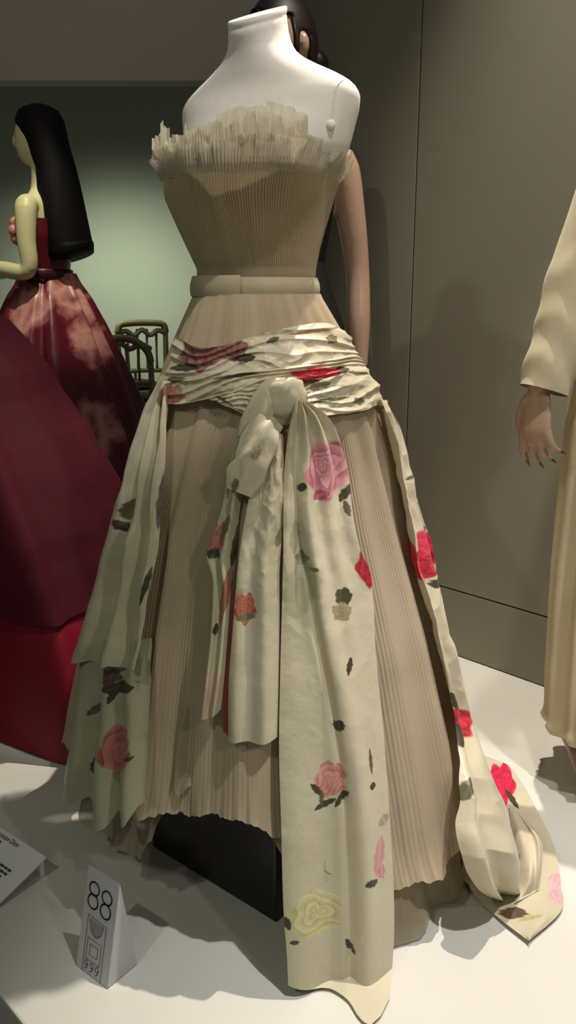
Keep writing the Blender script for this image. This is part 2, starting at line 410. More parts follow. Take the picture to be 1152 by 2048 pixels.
# frilled organza neckline: three layers of stiff uneven tabs
def frill(z0, hfun, flare, seed, name, aoff):
    n = 900; th = np.linspace(0, 2 * math.pi, n, endpoint=False); v = np.linspace(0, 1, 26); TH, VV = np.meshgrid(th, v)
    r = np.random.RandomState(seed); nt = 44; cuts = np.sort(r.uniform(0, 2 * math.pi, nt)); tabs = r.uniform(-0.013, 0.013, nt + 1)
    hh = hfun(TH) + tabs[np.searchsorted(cuts, TH)]
    Z = z0 + hh * VV; cx, a, bf = bod(np.minimum(Z, 1.28)); s_ = np.sin(TH)
    wob = 0.004 * VV * np.sin(30 * TH + 9 * snoise(np.cos(TH) * 4, np.sin(TH) * 4, seed)) + 0.006 * VV * snoise(TH * 20, VV * 2, seed + 5)
    pl = 0.0014 * np.sin(190 * TH + 4 * snoise(TH * 4, VV, seed))
    d = aoff * VV ** .7 + .0012 + flare * VV ** 1.6 + wob + pl
    X = cx + (a + d) * np.cos(TH); zb_ = np.minimum(Z, 1.275)
    Y = AY + (bf + d) * s_ - bust(X, zb_, s_) * np.clip(-s_ * 1.5, 0, 1) * (1 - 0.35 * VV)
    P = np.stack([X, Y, Z], -1)
    return adopt(grid(name, P, M_organza, None, wrap=True))
hf1 = hem_of([(0, .03), (60, .03), (130, .03), (168, .045), (184, .066), (198, .044), (222, .036), (245, .042), (262, .060), (275, .066), (290, .056), (310, .042), (335, .034), (360, .03)])
hf2 = hem_of([(0, .02), (120, .02), (180, .045), (205, .03), (230, .03), (255, .05), (270, .062), (285, .055), (320, .038), (360, .02)])
frill(1.252, lambda T: hf1(T) + .010, 0.000, 5, 'organza_frill', 0.002)
frill(1.242, lambda T: hf2(T) + .012, 0.005, 6, 'organza_frill', 0.004)
frill(1.232, lambda T: hf2(T) * 0.8 + .010, 0.009, 7, 'organza_frill', 0.005)

# waistband with its overlapping left end
def band(name, t0, t1, off, z0, z1, m):
    th = np.radians(np.linspace(t0, t1, 160)); v = np.linspace(0, 1, 10); TH, VV = np.meshgrid(th, v)
    Z = z0 + (z1 - z0) * VV; cx, a, bf = bod(np.full_like(Z, 1.07)); cx = cx; o = off + 0.003 * np.sin(VV * math.pi) + 0.004 * (1 - VV)
    return adopt(grid(name, np.stack([cx + (a + o) * np.cos(TH), AY + (bf + o) * np.sin(TH), Z], -1), m, None))
band('waistband', -5, 355, 0.004, 1.042, 1.073, M_band)
band('waistband_overlap', 175, 258, 0.0105, 1.0405, 1.076, M_band)

# sash round the hips
def crumple(seed, along=7, across=3, amp=.005, ridges=5):
    def f(U, V):
        w = snoise(V * along, U * across, seed, 3)
        rid = 1 - np.abs(np.sin(ridges * .8 * U * math.pi + 4.5 * snoise(V * 3.6, U * 1.8, seed + 1)))
        return amp * (0.7 * rid + 0.8 * w + 0.5 * (1 - np.abs(snoise(V * along * 2.2, U * across * 2, seed + 2))))
    return f
IV = lambda U, V: IVORY * np.ones(U.shape + (1,))
adopt(panel('sash_wrap', [(357, 672), (400, 694), (450, 690), (520, 668), (600, 650), (650, 646), (688, 662)], [(338, 752), (400, 760), (480, 752), (560, 742), (640, 738), (690, 730), (722, 728)], 110, 420, .010, crumple(31, 9, 3, .006, 4), None,
    motifs=[('rose', 405, 705, 40, 34, 0, WINE), ('rose', 460, 695, 34, 26, -8, WINE), ('leaf', 490, 716, 9, 22, 80), ('leaf', 375, 735, 8, 30, 85), ('rose', 658, 678, 10, 9, 0, BROWN), ('leaf', 625, 662, 4, 55, 80, lin(150, 120, 96)), ('leaf', 545, 680, 6, 14, 60, LEAF2), ('rose', 640, 745, 8, 5, 0, BROWN)]))
adopt(panel('sash_wrap', [(318, 748), (400, 748), (480, 742), (560, 735), (640, 722), (700, 708), (720, 712)], [(330, 808), (375, 806), (440, 792), (500, 776), (570, 760), (650, 758), (732, 742)], 90, 420, .017, crumple(41, 10, 2, .006, 4), None,
    motifs=[('rose', 345, 790, 26, 20, 0, (lin(110, 50, 44), lin(165, 110, 95))), ('blush', 410, 775, 40, 60, 80, lin(150, 138, 108)), ('leaf', 345, 760, 7, 26, 82, LEAF2), ('rose', 632, 747, 50, 12, -3, (lin(190, 14, 44), lin(232, 48, 80))), ('leaf', 684, 738, 5, 12, 85), ('leaf', 470, 752, 4, 45, 82, LEAF2)]))
adopt(panel('sash_wrap', [(418, 796), (470, 782), (530, 770), (570, 764)], [(440, 806), (478, 822), (505, 836), (540, 806)], 60, 180, .014, crumple(51, 7, 4, .005, 5), None, motifs=[('leaf', 448, 800, 3, 24, 115, LEAF2)]))
adopt(panel('sash_wrap', [(585, 784), (640, 760), (690, 742), (727, 732)], [(600, 822), (650, 830), (720, 822), (768, 806)], 90, 240, .014, crumple(61, 6, 4, .006, 4), None,
    motifs=[('leaf', 640, 772, 12, 22, 70, lin(140, 128, 96)), ('rose', 716, 802, 12, 8, 0, BROWN), ('leaf', 660, 800, 4, 40, 80, LEAF2)]))
bumpy = lambda k, amp, seed, wr=0.35: (lambda U, V: amp * (np.sin(k * U * math.pi * 2 + 1.2 * snoise(U * 2, V * 3, seed)) * 0.6 + wr * (snoise(U * 5, V * 14, seed + 3) + 0.6 * (1 - 2 * np.abs(snoise(U * 8 + V * 5, V * 22, seed + 4))))))

# left side drape and the layer under it
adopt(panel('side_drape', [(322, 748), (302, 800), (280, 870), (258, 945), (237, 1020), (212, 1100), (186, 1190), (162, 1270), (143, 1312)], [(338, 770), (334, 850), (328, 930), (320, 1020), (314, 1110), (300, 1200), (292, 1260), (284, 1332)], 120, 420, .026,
    lambda U, V: np.interp(V, [0, .1, 1], [.5, .8, 1.1]) * (0.013 * np.sin(2.4 * U * 2 * math.pi + 0.8 * np.sin(V * 4)) + 0.006 * snoise(U * 5, V * 11, 71)), None,
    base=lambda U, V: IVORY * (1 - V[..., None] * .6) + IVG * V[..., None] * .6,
    motifs=[('leaf', 254, 918, 5, 20, 5, LEAF2), ('leaf', 255, 1020, 10, 22, 10, LEAF2), ('leaf', 243, 1052, 8, 18, -40), ('leaf', 222, 1010, 4, 30, 12), ('leaf', 330, 790, 8, 28, 10, lin(130, 92, 74)), ('leaf', 160, 1255, 9, 22, 15), ('leaf', 322, 1000, 4, 60, 5), ('leaf', 300, 1170, 4, 40, 12), ('leaf', 275, 1300, 4, 22, 15), ('blush', 178, 1180, 10, 30, 12, lin(190, 130, 116))],
    hem=[0, 10, 4, 18, 12, 2, 14, 4, 0]))
adopt(panel('side_drape_lining', [(262, 1325), (258, 1355)], [(292, 1310), (288, 1362)], 30, 30, .026, None, None, base=IVG, hem=[0, 4, 0]))
adopt(panel('satin_underskirt_panel', [(168, 1280), (156, 1380), (147, 1480), (138, 1550), (134, 1604)], [(296, 1280), (294, 1380), (290, 1480), (288, 1560), (290, 1606)], 150, 280, .020,
    lambda U, V: 0.011 * (0.5 + 0.5 * V) * np.sin(2.7 * U * 2 * math.pi + 0.3 + 0.5 * V) + 0.004 * snoise(U * 6, V * 8, 81), None,
    base=lambda U, V: IVG * 0.92 * np.ones(U.shape + (1,)),
    motifs=[('rose', 236, 1500, 30, 48, 8, DUSK), ('leaf', 182, 1532, 10, 20, 10), ('leaf', 185, 1420, 8, 18, 40, LEAF2), ('leaf', 240, 1375, 14, 34, 80), ('leaf', 228, 1390, 6, 18, 20), ('leaf', 262, 1515, 4, 9, 60), ('rose', 220, 1352, 20, 16, 0, (lin(70, 48, 38), lin(110, 80, 66))), ('leaf', 236, 1570, 9, 26, -40, lin(150, 140, 108))],
    hem=[0, 2, -6, 30, 54, 50, 20, 48, 40, 8, 0]))

# knot, loop and the two sash tails
def wrap_tube(name, pts, rad, flat, motifs=(), base=IVORY, n=64, steps=26, seed=0, wr=.003, m=None):
    """stuffed roll of cloth following pts=(px,py,off) over the skirt body"""
    p = np.asarray(pts, float); mN = (len(p) - 1) * steps + 1
    c = cat_rom(np.c_[p[:, :2], p[:, 2], np.asarray(rad)], mN)
    P = cast(c[:, 0], c[:, 1], c[:, 2]); T = np.gradient(P, axis=0); T /= np.linalg.norm(T, axis=1)[:, None]
    O = outward(P); A = np.cross(T, O); A /= np.linalg.norm(A, axis=1)[:, None]; O = np.cross(A, T)
    th = np.linspace(0, 2 * math.pi, n, endpoint=False); G = np.zeros((mN, n, 3)); U, Vv = np.meshgrid(th, np.linspace(0, 1, mN))
    rr = c[:, 3][:, None] + wr * snoise(np.cos(U) * 2.5, np.sin(U) * 2.5 + Vv * 7, seed) + wr * .7 * np.sin(5 * U + 3 * snoise(Vv * 3, U * 0, seed + 1))
    G = P[:, None] + rr[..., None] * (np.cos(U)[..., None] * A[:, None] + flat * np.sin(U)[..., None] * O[:, None])
    px, py = project(G)
    return adopt(grid(name, G, m or M_satin, None, wrap=True, col=paint(px, py, base, motifs)))
wrap_tube('knot', [(534, 806, .018), (550, 806, .024), (572, 804, .026), (592, 799, .024), (606, 794, .018)], [.030, .036, .0365, .033, .024], .50, seed=3, wr=.0034)
wrap_tube('knot_strip', [(572, 772, .026), (548, 780, .034), (527, 805, .036), (511, 840, .034), (498, 880, .030)], [.014, .020, .022, .022, .020], .40, seed=5, wr=.0022)
wrap_tube('sash_loop', [(546, 838, .030), (528, 862, .040), (510, 905, .042), (494, 945, .040), (478, 985, .034)], [.016, .024, .027, .026, .018], .36, seed=8, wr=.0055,
          motifs=[('leaf', 512, 905, 12, 16, 10, lin(168, 158, 120)), ('leaf', 470, 970, 8, 14, 0, lin(110, 104, 78))])
TS = lambda U, V: 0.010 * np.sin(U * math.pi) + np.interp(V, [0, .15, 1], [.3, .8, 1]) * (0.0065 * np.sin(2 * math.pi * (1.6 * U + .15) + 0.6 * np.sin(V * 5)) + .003 * snoise(U * 4, V * 9, 91) + .003 * (1 - 2 * np.abs(snoise(U * 6, V * 22, 92))) * np.clip(.9 - V * 1.3, .05, 1))
adopt(panel('sash_tail', [(478, 850), (464, 905), (456, 960), (444, 1020), (428, 1070), (416, 1110), (428, 1160), (424, 1250), (412, 1350), (402, 1430)], [(500, 880), (492, 950), (482, 1000), (476, 1040), (472, 1090), (468, 1150), (462, 1240), (452, 1340), (440, 1426)], 70, 420, .016, TS, None,
    base=IVG, motifs=[('rose', 434, 1075, 18, 34, 12, DUSK), ('leaf', 430, 1105, 14, 12, 30), ('leaf', 452, 1055, 8, 34, 18, lin(120, 92, 72)), ('leaf', 470, 1090, 6, 50, 8), ('leaf', 434, 1255, 5, 12, 0), ('leaf', 452, 1190, 9, 60, 8, lin(150, 96, 78)), ('blush', 424, 1380, 22, 60, 8, lin(200, 160, 148))], hem=[0, 8, 0, -4]))
adopt(panel('tail_facing', [(462, 1180), (452, 1300), (446, 1400), (446, 1462)], [(478, 1180), (470, 1300), (466, 1400), (462, 1478)], 24, 160, .013, None, None, base=np.array(lin(150, 70, 52))))
adopt(panel('sash_tail', [(548, 856), (524, 912), (504, 970), (492, 1030), (482, 1090), (474, 1170), (466, 1270), (458, 1370), (457, 1482)], [(566, 870), (568, 920), (572, 980), (566, 1060), (560, 1140), (560, 1240), (558, 1350), (555, 1480)], 100, 460, .022, TS, None,
    base=lambda U, V: IVORY * (1 - .5 * V[..., None]) + IVG * .5 * V[..., None],
    motifs=[('rose', 491, 1214, 21, 30, 0, ORNG), ('leaf', 492, 1232, 20, 8, 0, lin(110, 104, 78)), ('leaf', 560, 1075, 10, 22, 10, lin(140, 134, 98)), ('leaf', 535, 905, 14, 24, 20, lin(170, 160, 122)), ('blush', 480, 1195, 10, 22, 0, lin(180, 120, 104))], hem=[0, -2, 2, 0, -2]))

# long front panel
def front_disp(U, V):
    cr = np.interp(V, [0, .15, .35, .5, .62, .7], [.12, .18, .34, .5, .58, .6])
    k = U - cr
    crease = -0.014 * np.exp(-(k / .035) ** 2) * np.clip((V - .1) * 6, 0, 1) * np.clip((1.05 - V) * 1.6, 0, 1) + 0.012 * np.exp(-((k - .11) / .12) ** 2) * np.clip((V - .06) * 6, 0, 1)
    gather = 0.006 * np.sin(U * 2 * math.pi * 3.2 + .5) * np.clip(1.2 - V * 2.4, 0, 1)
    low = 0.010 * np.sin(2 * math.pi * 1.3 * U + 1.0) * np.clip(V * 2 - .7, 0, 1) - 0.012 * np.exp(-((U - .63) / .05) ** 2) * np.clip(V * 3 - 1.7, 0, 1)
    return crease + gather + low + (0.004 * snoise(U * 4, V * 12, 101) + .0028 * (1 - 2 * np.abs(snoise(U * 6, V * 22, 102)))) * np.clip(1.1 - V * 1.6, .06, 1) + 0.012 * np.exp(-((V - .08) / .08) ** 2) * np.sin(U * math.pi)
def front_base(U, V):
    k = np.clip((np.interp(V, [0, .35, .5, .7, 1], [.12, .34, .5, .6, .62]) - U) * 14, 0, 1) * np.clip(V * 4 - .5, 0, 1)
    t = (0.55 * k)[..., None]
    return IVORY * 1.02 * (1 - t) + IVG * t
adopt(panel('front_panel', [(592, 800), (578, 850), (570, 910), (566, 1000), (566, 1100), (564, 1200), (560, 1350), (558, 1500), (562, 1650), (566, 1800), (573, 1900), (576, 1962)],
    [(612, 802), (650, 830), (676, 880), (694, 940), (702, 1030), (718, 1100), (740, 1160), (750, 1300), (762, 1420), (772, 1540), (780, 1660), (786, 1780), (786, 1880), (778, 1990)], 200, 760, lambda U, V: .020 - .006 * V + .022 * np.exp(-(V / .05) ** 2), front_disp, None, base=front_base,
    motifs=[('rose', 652, 938, 45, 56, 0, PINK), ('rose', 640, 928, 18, 24, 0, PINK), ('leaf', 601, 972, 8, 10, 0, LEAF), ('leaf', 690, 985, 7, 22, 20), ('leaf', 692, 1016, 6, 16, -20, LEAF2), ('leaf', 640, 990, 12, 18, 60, (lin(170, 84, 104))),
            ('rose', 738, 1128, 26, 42, 0, RED), ('leaf', 724, 1085, 5, 16, 10), ('rose', 686, 1192, 17, 18, 0, (lin(52, 44, 28), lin(84, 74, 50))), ('rose', 682, 1222, 20, 18, 0, (lin(130, 116, 88), lin(172, 158, 128))),
            ('leaf', 696, 1330, 7, 18, 8), ('leaf', 677, 1450, 8, 14, 0, LEAF), ('rose', 662, 1562, 30, 36, 10, (lin(176, 96, 96), lin(214, 158, 150))), ('leaf', 634, 1582, 7, 18, -50), ('leaf', 652, 1612, 7, 26, 60), ('leaf', 684, 1600, 7, 22, 30), ('leaf', 645, 1600, 5, 16, 0, LEAF2),
            ('leaf', 737, 1518, 4, 26, -6, lin(104, 84, 56)), ('leaf', 740, 1566, 7, 8, 0, LEAF), ('leaf', 764, 1636, 15, 10, -30, lin(166, 162, 128)), ('leaf', 752, 1704, 12, 40, 6, (lin(206, 150, 150))), ('rose', 757, 1735, 8, 14, 0, PINK), ('leaf', 735, 1754, 8, 14, 60, LEAF),
            ('rose', 632, 1828, 56, 44, 0, GOLD), ('leaf', 574, 1838, 8, 14, -30, LEAF), ('leaf', 588, 1876, 5, 10, 80, LEAF), ('leaf', 702, 1898, 7, 15, -40, LEAF), ('leaf', 700, 1918, 3, 16, 20, lin(190, 180, 130)),
            ('rose', 604, 1118, 12, 14, 0, (lin(120, 116, 84), lin(150, 146, 112))), ('blush', 590, 1075, 12, 34, 0, lin(140, 138, 100)), ('leaf', 625, 1135, 8, 5, 0, LEAF2), ('blush', 600, 1180, 40, 60, 0, lin(150, 152, 116))],
    hem=[0, 4, 8, 10, 14, 20, 40, 46, 34, 2]))

# right side drape and the train lying on the floor
adopt(panel('side_drape', [(757, 800), (772, 850), (788, 920), (802, 1000), (820, 1080), (838, 1160), (858, 1250), (880, 1340), (902, 1430), (918, 1520), (922, 1600), (922, 1670), (936, 1735), (962, 1782), (1008, 1808)], [(772, 800), (796, 850), (818, 920), (842, 1000), (866, 1080), (886, 1180), (908, 1280), (932, 1370), (955, 1450), (980, 1530), (1012, 1600), (1030, 1670), (1037, 1730), (1036, 1780), (1014, 1810)], 110, 560, lambda U, V: .020 + .075 * np.interp(V, [0, .62, .74, .88, .96, 1], [0, 0, .6, 1, .75, .1]) * (.75 + .25 * np.sin(U * math.pi)),
    lambda U, V: 0.010 * np.sin(1.7 * U * 2 * math.pi + .4 + np.sin(V * 5)) + .005 * snoise(U * 4, V * 14, 111) + .003 * (1 - 2 * np.abs(snoise(U * 6, V * 26, 112))), None,
    motifs=[('rose', 850, 1108, 27, 48, 8, (lin(160, 16, 44), lin(222, 50, 84))), ('rose', 858, 1130, 14, 26, 10, RED), ('leaf', 868, 1162, 8, 14, 10), ('leaf', 905, 1408, 8, 30, -30), ('rose', 916, 1450, 24, 38, -14, RED), ('leaf', 912, 1468, 8, 26, -20), ('leaf', 928, 1362, 4, 8, 0, LEAF), ('leaf', 928, 1576, 9, 26, 8, LEAF2), ('leaf', 946, 1582, 8, 26, -8), ('leaf', 775, 800, 5, 24, 20, lin(150, 60, 54)), ('leaf', 816, 950, 3, 12, 20, LEAF2)]))

def floor_cloth(name, A, B, nu, nv, hf, motifs, base=IVORY):
    a = cat_rom(A, nv); c = cat_rom(B, nv); u = np.linspace(0, 1, nu)[None, :, None]; Q = a[:, None] * (1 - u) + c[:, None] * u
    U, Vv = np.meshgrid(np.linspace(0, 1, nu), np.linspace(0, 1, nv))
    z = np.maximum(hf(U, Vv, Q), 0.004); P = at_z(Q[..., 0], Q[..., 1], z)
    return adopt(grid(name, P, M_satin, None, col=paint(Q[..., 0], Q[..., 1], base, motifs)))
floor_cloth('train', [(960, 1510), (940, 1580), (922, 1650), (912, 1690), (916, 1735), (935, 1775), (970, 1812), (1010, 1846), (1058, 1882)], [(976, 1514), (1018, 1532), (1048, 1572), (1075, 1622), (1098, 1668), (1114, 1714), (1122, 1770), (1122, 1822), (1058, 1882)], 130, 260,
    lambda U, V, Q: 0.008 + 0.010 * np.sin(U * math.pi) * (0.5 + .5 * snoise(U * 3, V * 5, 121)) + .004 * snoise(U * 5, V * 9, 122), base=IVORY * .98,
    motifs=[('rose', 1004, 1566, 26, 40, -8, (lin(176, 14, 48), lin(218, 40, 80))), ('leaf', 1024, 1598, 6, 24, -38), ('rose', 1114, 1775, 18, 34, 0, (lin(200, 150, 158), lin(226, 190, 192))), ('leaf', 1026, 1826, 30, 13, 8, (lin(92, 66, 48))), ('leaf', 1060, 1836, 4, 26, 75, lin(178, 170, 110)), ('leaf', 918, 1715, 6, 46, -8), ('leaf', 930, 1770, 6, 30, -40)])
floor_cloth('train_fold', [(1018, 1612), (1026, 1690), (1034, 1740), (1038, 1775), (1030, 1806)], [(1030, 1614), (1060, 1648), (1080, 1672), (1086, 1705), (1078, 1780)], 70, 120,
    lambda U, V, Q: 0.014 + .045 * np.sin(U * math.pi) * np.sin(np.clip(V * 1.02, 0, 1) * math.pi) * (1 + .15 * np.sin(U * 5 + V * 5)) + .03 * np.exp(-((U - .9) / .12) ** 2) * np.sin(V * math.pi), [('leaf', 1031, 1716, 9, 11, 0)])

# ------------------------------------------------------------------ dress form and its plinth
YAW = math.radians(-36); FX = -0.036
form = empty('dress_form', 'headless white cloth dress form with a short sloped neck wearing the ivory gown', 'dress form', (-0.05, AY, 0))
FR = [(1.00, .078, .06, 0), (1.06, .078, .06, 0), (1.15, .084, .07, .002), (1.22, .108, .086, .006), (1.255, .142, .095, .008), (1.28, .158, .096, .008), (1.31, .166, .090, .004), (1.335, .172, .082, 0), (1.355, .175, .074, 0), (1.368, .172, .067, .002), (1.380, .160, .061, .005),
      (1.392, .138, .057, .008), (1.404, .112, .054, .011), (1.416, .088, .051, .014), (1.428, .070, .049, .017), (1.442, .058, .047, .020), (1.458, .0525, .046, .023), (1.472, .051, .046, .025), (1.478, .0505, .046, .025), (1.480, .049, .0445, .025), (1.483, .0505, .046, .025), (1.490, .051, .0465, .025), (1.4925, .049, .045, .025), (1.4928, .03, .028, .025)]
zz = np.array([r[0] for r in FR]); fz = np.unique(np.concatenate([np.linspace(1.0, 1.465, 70), zz[-7:]]))
R = []
fwd = np.array([math.sin(YAW), -math.cos(YAW)])              # facing picture left
for z in fz:
    a, b_, s = pick(z, FR); tilt = 0.42 * np.clip((z - 1.43) / .04, 0, 1)
    pw = np.interp(z, [1.2, 1.32, 1.36, 1.40, 1.43], [2.0, 2.4, 2.7, 2.3, 2.0])
    R.append(ell_ring(float(np.interp(z, [1.15, 1.27], [-.057, FX])) + fwd[0] * s, AY + fwd[1] * s, z, a, b_, b_, YAW, 96, pw, zt=tilt))
fb = MB(); fb.rings(R)
torso = fb.build('torso', M_form); torso.parent = form; torso.matrix_parent_inverse = Matrix.Translation(-Vector(form.location))
def form_pt(lat, z, front=True):                             # point on the torso surface at lateral position lat
    a, b_, s = pick(z, FR); pw = np.interp(z, [1.2, 1.32, 1.36, 1.40, 1.43], [2.0, 2.4, 2.7, 2.3, 2.0])
    q = max(0, 1 - abs(lat / a) ** pw) ** (1 / pw) * b_ * (1 if front else -1)
    lx = np.array([math.cos(YAW), math.sin(YAW)])
    p = np.array([FX, AY]) + lx * lat + fwd * (s + q)
    return (p[0], p[1], float(z))
def f_adopt(o): o.parent = form; o.matrix_parent_inverse = Matrix.Translation(-Vector(form.location)); return o
pts = [form_pt(.166 - .009 * t, z) for t, z in zip(np.linspace(0, 1, 9), np.linspace(1.372, 1.308, 9))]
b = MB(); b.tube(pts, .0016, 8, 4); f_adopt(b.build('arm_seam', M_form))
kp = np.array(form_pt(.157, 1.305)); b = MB(); b.ellipsoid(kp, (.008, .006, .008)); f_adopt(b.build('knob', M_form))
b = MB(); b.tube([(-0.045, AY, 0.312), (-0.045, AY, 1.02)], .018, 16, 2); f_adopt(b.build('stand_pole', M_black))

q0 = at_z(340, 1715)[:2]; q1 = at_z(552, 1846)[:2]; qd = (q1 - q0) / np.linalg.norm(q1 - q0); qn = np.array([-qd[1], qd[0]])
b = MB(); q00 = q0 - qd * .05; w_ = .46
b.prism([tuple(q00), tuple(q1), tuple(q1 + qn * w_), tuple(q00 + qn * w_)], 0.0, 0.298)
tag(b.build('plinth', M_black, smooth=False, bevel=.003), 'glossy black box plinth under the front hem of the ivory gown', 'plinth')

# ------------------------------------------------------------------ number card
M_card = mat('card_white', lin(196, 194, 198), 0.6, 0.3); M_ink = mat('black_ink', lin(16, 14, 16), 0.6, 0.2); M_line = mat('grey_ink', lin(60, 58, 58), 0.6, 0.2); M_shade = mat('grey_tint', lin(150, 148, 150), 0.6, 0.2)
BL = at_z(152, 1930, .001); BR = at_z(215, 1978, .001); BB = at_z(275, 1928, .001); TR = np.array([BB[0] - .021, BB[1] + .004, .150]); TL = TR + BL - BR
ctop = (BL + BR) / 2
card = empty('number_card', 'small white folded wedge card numbered 88 standing on the platform', 'sign', tuple(ctop))
def c_adopt(o): o.parent = card; o.matrix_parent_inverse = Matrix.Translation(-Vector(card.location)); return o
b = MB(); BLB = BB + BL - BR
b.add([BL, BR, TR, TL, BB, BLB], [(0, 1, 2, 3), (1, 4, 2), (0, 3, 5), (2, 4, 5, 3), (0, 5, 4, 1)])
c_adopt(b.build('folded_card', M_card, smooth=False, bevel=.0008))
nC = np.cross(BR - BL, TL - BL); nC /= np.linalg.norm(nC); nC *= np.sign(-nC[1])
def cpt(u, v, h=.0009): return TL + (TR - TL) * u + (BL - TL) * v + nC * h
cw = np.linalg.norm(TR - TL); ch = np.linalg.norm(BL - TL)
def ring(b, u, v, ru, rv, w, a0=0, a1=360, n=36):
    t = np.radians(np.linspace(a0, a1, n)); inn, out = [], []
    for x in t:
        inn.append(cpt(u + (ru - w) / cw * math.cos(x), v + (rv - w) / ch * math.sin(x))); out.append(cpt(u + ru / cw * math.cos(x), v + rv / ch * math.sin(x)))
    k = len(t); b.add(inn + out, [(i, i + 1, k + i + 1, k + i) for i in range(k - 1)])
def line(b, p, w=.0009):
    for (u0, v0), (u1, v1) in zip(p[:-1], p[1:]):
        d = np.array([(u1 - u0) * cw, (v1 - v0) * ch]); L = np.linalg.norm(d); d /= L; nn = np.array([-d[1], d[0]]) * w / 2
        e = d * w / 2
        b.add([cpt(u0 + (nn[0] - e[0]) / cw, v0 + (nn[1] - e[1]) / ch), cpt(u1 + (nn[0] + e[0]) / cw, v1 + (nn[1] + e[1]) / ch), cpt(u1 - (nn[0] - e[0]) / cw, v1 - (nn[1] - e[1]) / ch), cpt(u0 - (nn[0] + e[0]) / cw, v0 - (nn[1] + e[1]) / ch)], [(0, 1, 2, 3)])
for u, v0, v1 in ((.285, .192, .316), (.685, .203, .334)):
    b = MB(); ring(b, u, v0, .0128, .0112, .0024); ring(b, u, v1, .0132, .0120, .0024); c_adopt(b.build('numeral', M_ink, smooth=False))
b = MB(); line(b, [(.20, .995), (.20, .455), (.77, .470), (.77, .995)]); c_adopt(b.build('case_outline', M_line, smooth=False))
b = MB(); t = np.linspace(0, math.pi, 24); b.add([cpt(.48 + .21 * math.cos(x), .485 + .14 * math.sin(x), .0006) for x in t], [tuple(range(24))]); c_adopt(b.build('half_disc', M_shade, smooth=False))
b = MB(); ring(b, .48, .485, .21 * cw, .14 * ch, .0008, 0, 180); c_adopt(b.build('half_disc_outline', M_line, smooth=False))
b = MB(); line(b, [(.27, .665), (.69, .665), (.69, .865), (.27, .865), (.27, .665)]); line(b, [(.36, .715), (.60, .715), (.60, .815), (.36, .815), (.36, .715)]); c_adopt(b.build('square_outline', M_line, smooth=False))
for u in (.30, .47, .64):
    b = MB(); ring(b, u, .905, .0042, .0042, .0012); line(b, [(u + .05, .91), (u + .03, .945), (u - .03, .965)], .0011); c_adopt(b.build('small_mark', M_line, smooth=False))

# ------------------------------------------------------------------ caption panel (sloping board, lower left)
M_cap = mat('caption_board', lin(226, 226, 230), 0.65, 0.25)
C0 = at_z(0, 1806, .010); C1 = at_z(92, 1714, .043)          # right edge, from the low front to the raised back
edge = C1 - C0; side = np.array([-edge[1], edge[0], 0]); side /= np.linalg.norm(side[:2]); side = side * .42
front = C0 - edge * .15
capo = empty('caption_panel', 'sloping white caption board with lines of grey text at the platform edge', 'sign', tuple(front))
def p_adopt(o): o.parent = capo; o.matrix_parent_inverse = Matrix.Translation(-Vector(capo.location)); return o
b = MB(); t_ = np.array([0, 0, .004]); a0, a1 = front, C1; a2, a3 = C1 + side, front + side
b.add([a0 - t_ * .5, a1 - t_, a2 - t_, a3 - t_ * .5, a0 + t_ * .2, a1, a2, a3 + t_ * .2], [(0, 3, 2, 1), (4, 5, 6, 7), (0, 1, 5, 4), (1, 2, 6, 5), (2, 3, 7, 6), (3, 0, 4, 7)]); p_adopt(b.build('board', M_cap, smooth=False))
b = MB(); m0 = (C1 + C1 + side) / 2; b.add([(C1[0] + side[0] * f, C1[1] + side[1] * f, z) for f in (.02, .98) for z in (0, .038)] + [(C1[0] + side[0] * f - edge[0] * .1, C1[1] + side[1] * f - edge[1] * .1, z) for f in (.02, .98) for z in (0, .033)],
      [(0, 1, 3, 2), (4, 6, 7, 5), (0, 4, 5, 1), (2, 3, 7, 6), (0, 2, 6, 4), (1, 5, 7, 3)]); p_adopt(b.build('back_support', M_cap, smooth=False))
# text: reading direction = -side, down = -edge
rd = -side / np.linalg.norm(side); dn = -edge / np.linalg.norm(edge); nb = np.cross(rd, -dn); nb /= np.linalg.norm(nb)
if nb[2] < 0: nb = -nb
def board_text(txt, end_px, size, m, name):
    cu = bpy.data.curves.new(name, 'FONT'); cu.body = txt; cu.size = size; cu.align_x = 'RIGHT'
    o = bpy.data.objects.new(name, cu); COL.objects.link(o); dg = bpy.context.evaluated_depsgraph_get(); dg.update()
    me = bpy.data.meshes.new_from_object(o.evaluated_get(dg)); bpy.data.objects.remove(o)
    d = rays(*end_px); t = ((C0 - np.array([0, 0, CAM_H])) @ nb) / (d @ nb); P = np.array([0, 0, CAM_H]) + d * t + nb * .0022
    Mx = Matrix(((rd[0], -dn[0], nb[0], P[0]), (rd[1], -dn[1], nb[1], P[1]), (rd[2], -dn[2], nb[2], P[2]), (0, 0, 0, 1)))
    me.transform(Mx); me.materials.clear()
    return p_adopt(link(name, me, m, smooth=False))
M_txt = mat('caption_ink', lin(70, 72, 76), 0.7, 0.2)
board_text('Christian Dior', (35, 1697), .0135, M_txt, 'heading')
def text_bars(end_px, n, lens, pitch, hgt, name):
    d = rays(*end_px); t = ((C0 - np.array([0, 0, CAM_H])) @ nb) / (d @ nb); P0 = np.array([0, 0, CAM_H]) + d * t + nb * .002
    b = MB(); r = random.Random(4)
    for i in range(n):
        x = lens[i % len(lens)]
        while x < .25:
            w = r.uniform(.006, .018); p = P0 + dn * i * pitch - rd * x
            b.add([p, p - rd * w, p - rd * w + dn * hgt, p + dn * hgt], [(0, 1, 2, 3)]); x += w + .0025
    o = p_adopt(b.build(name, M_txt, smooth=False)); o['kind'] = 'stuff'; return o
text_bars((4, 1684), 1, [0.0], .006, .004, 'subheading')
text_bars((24, 1742), 4, [0, .001, .008, .012], .0085, .0045, 'caption_text')

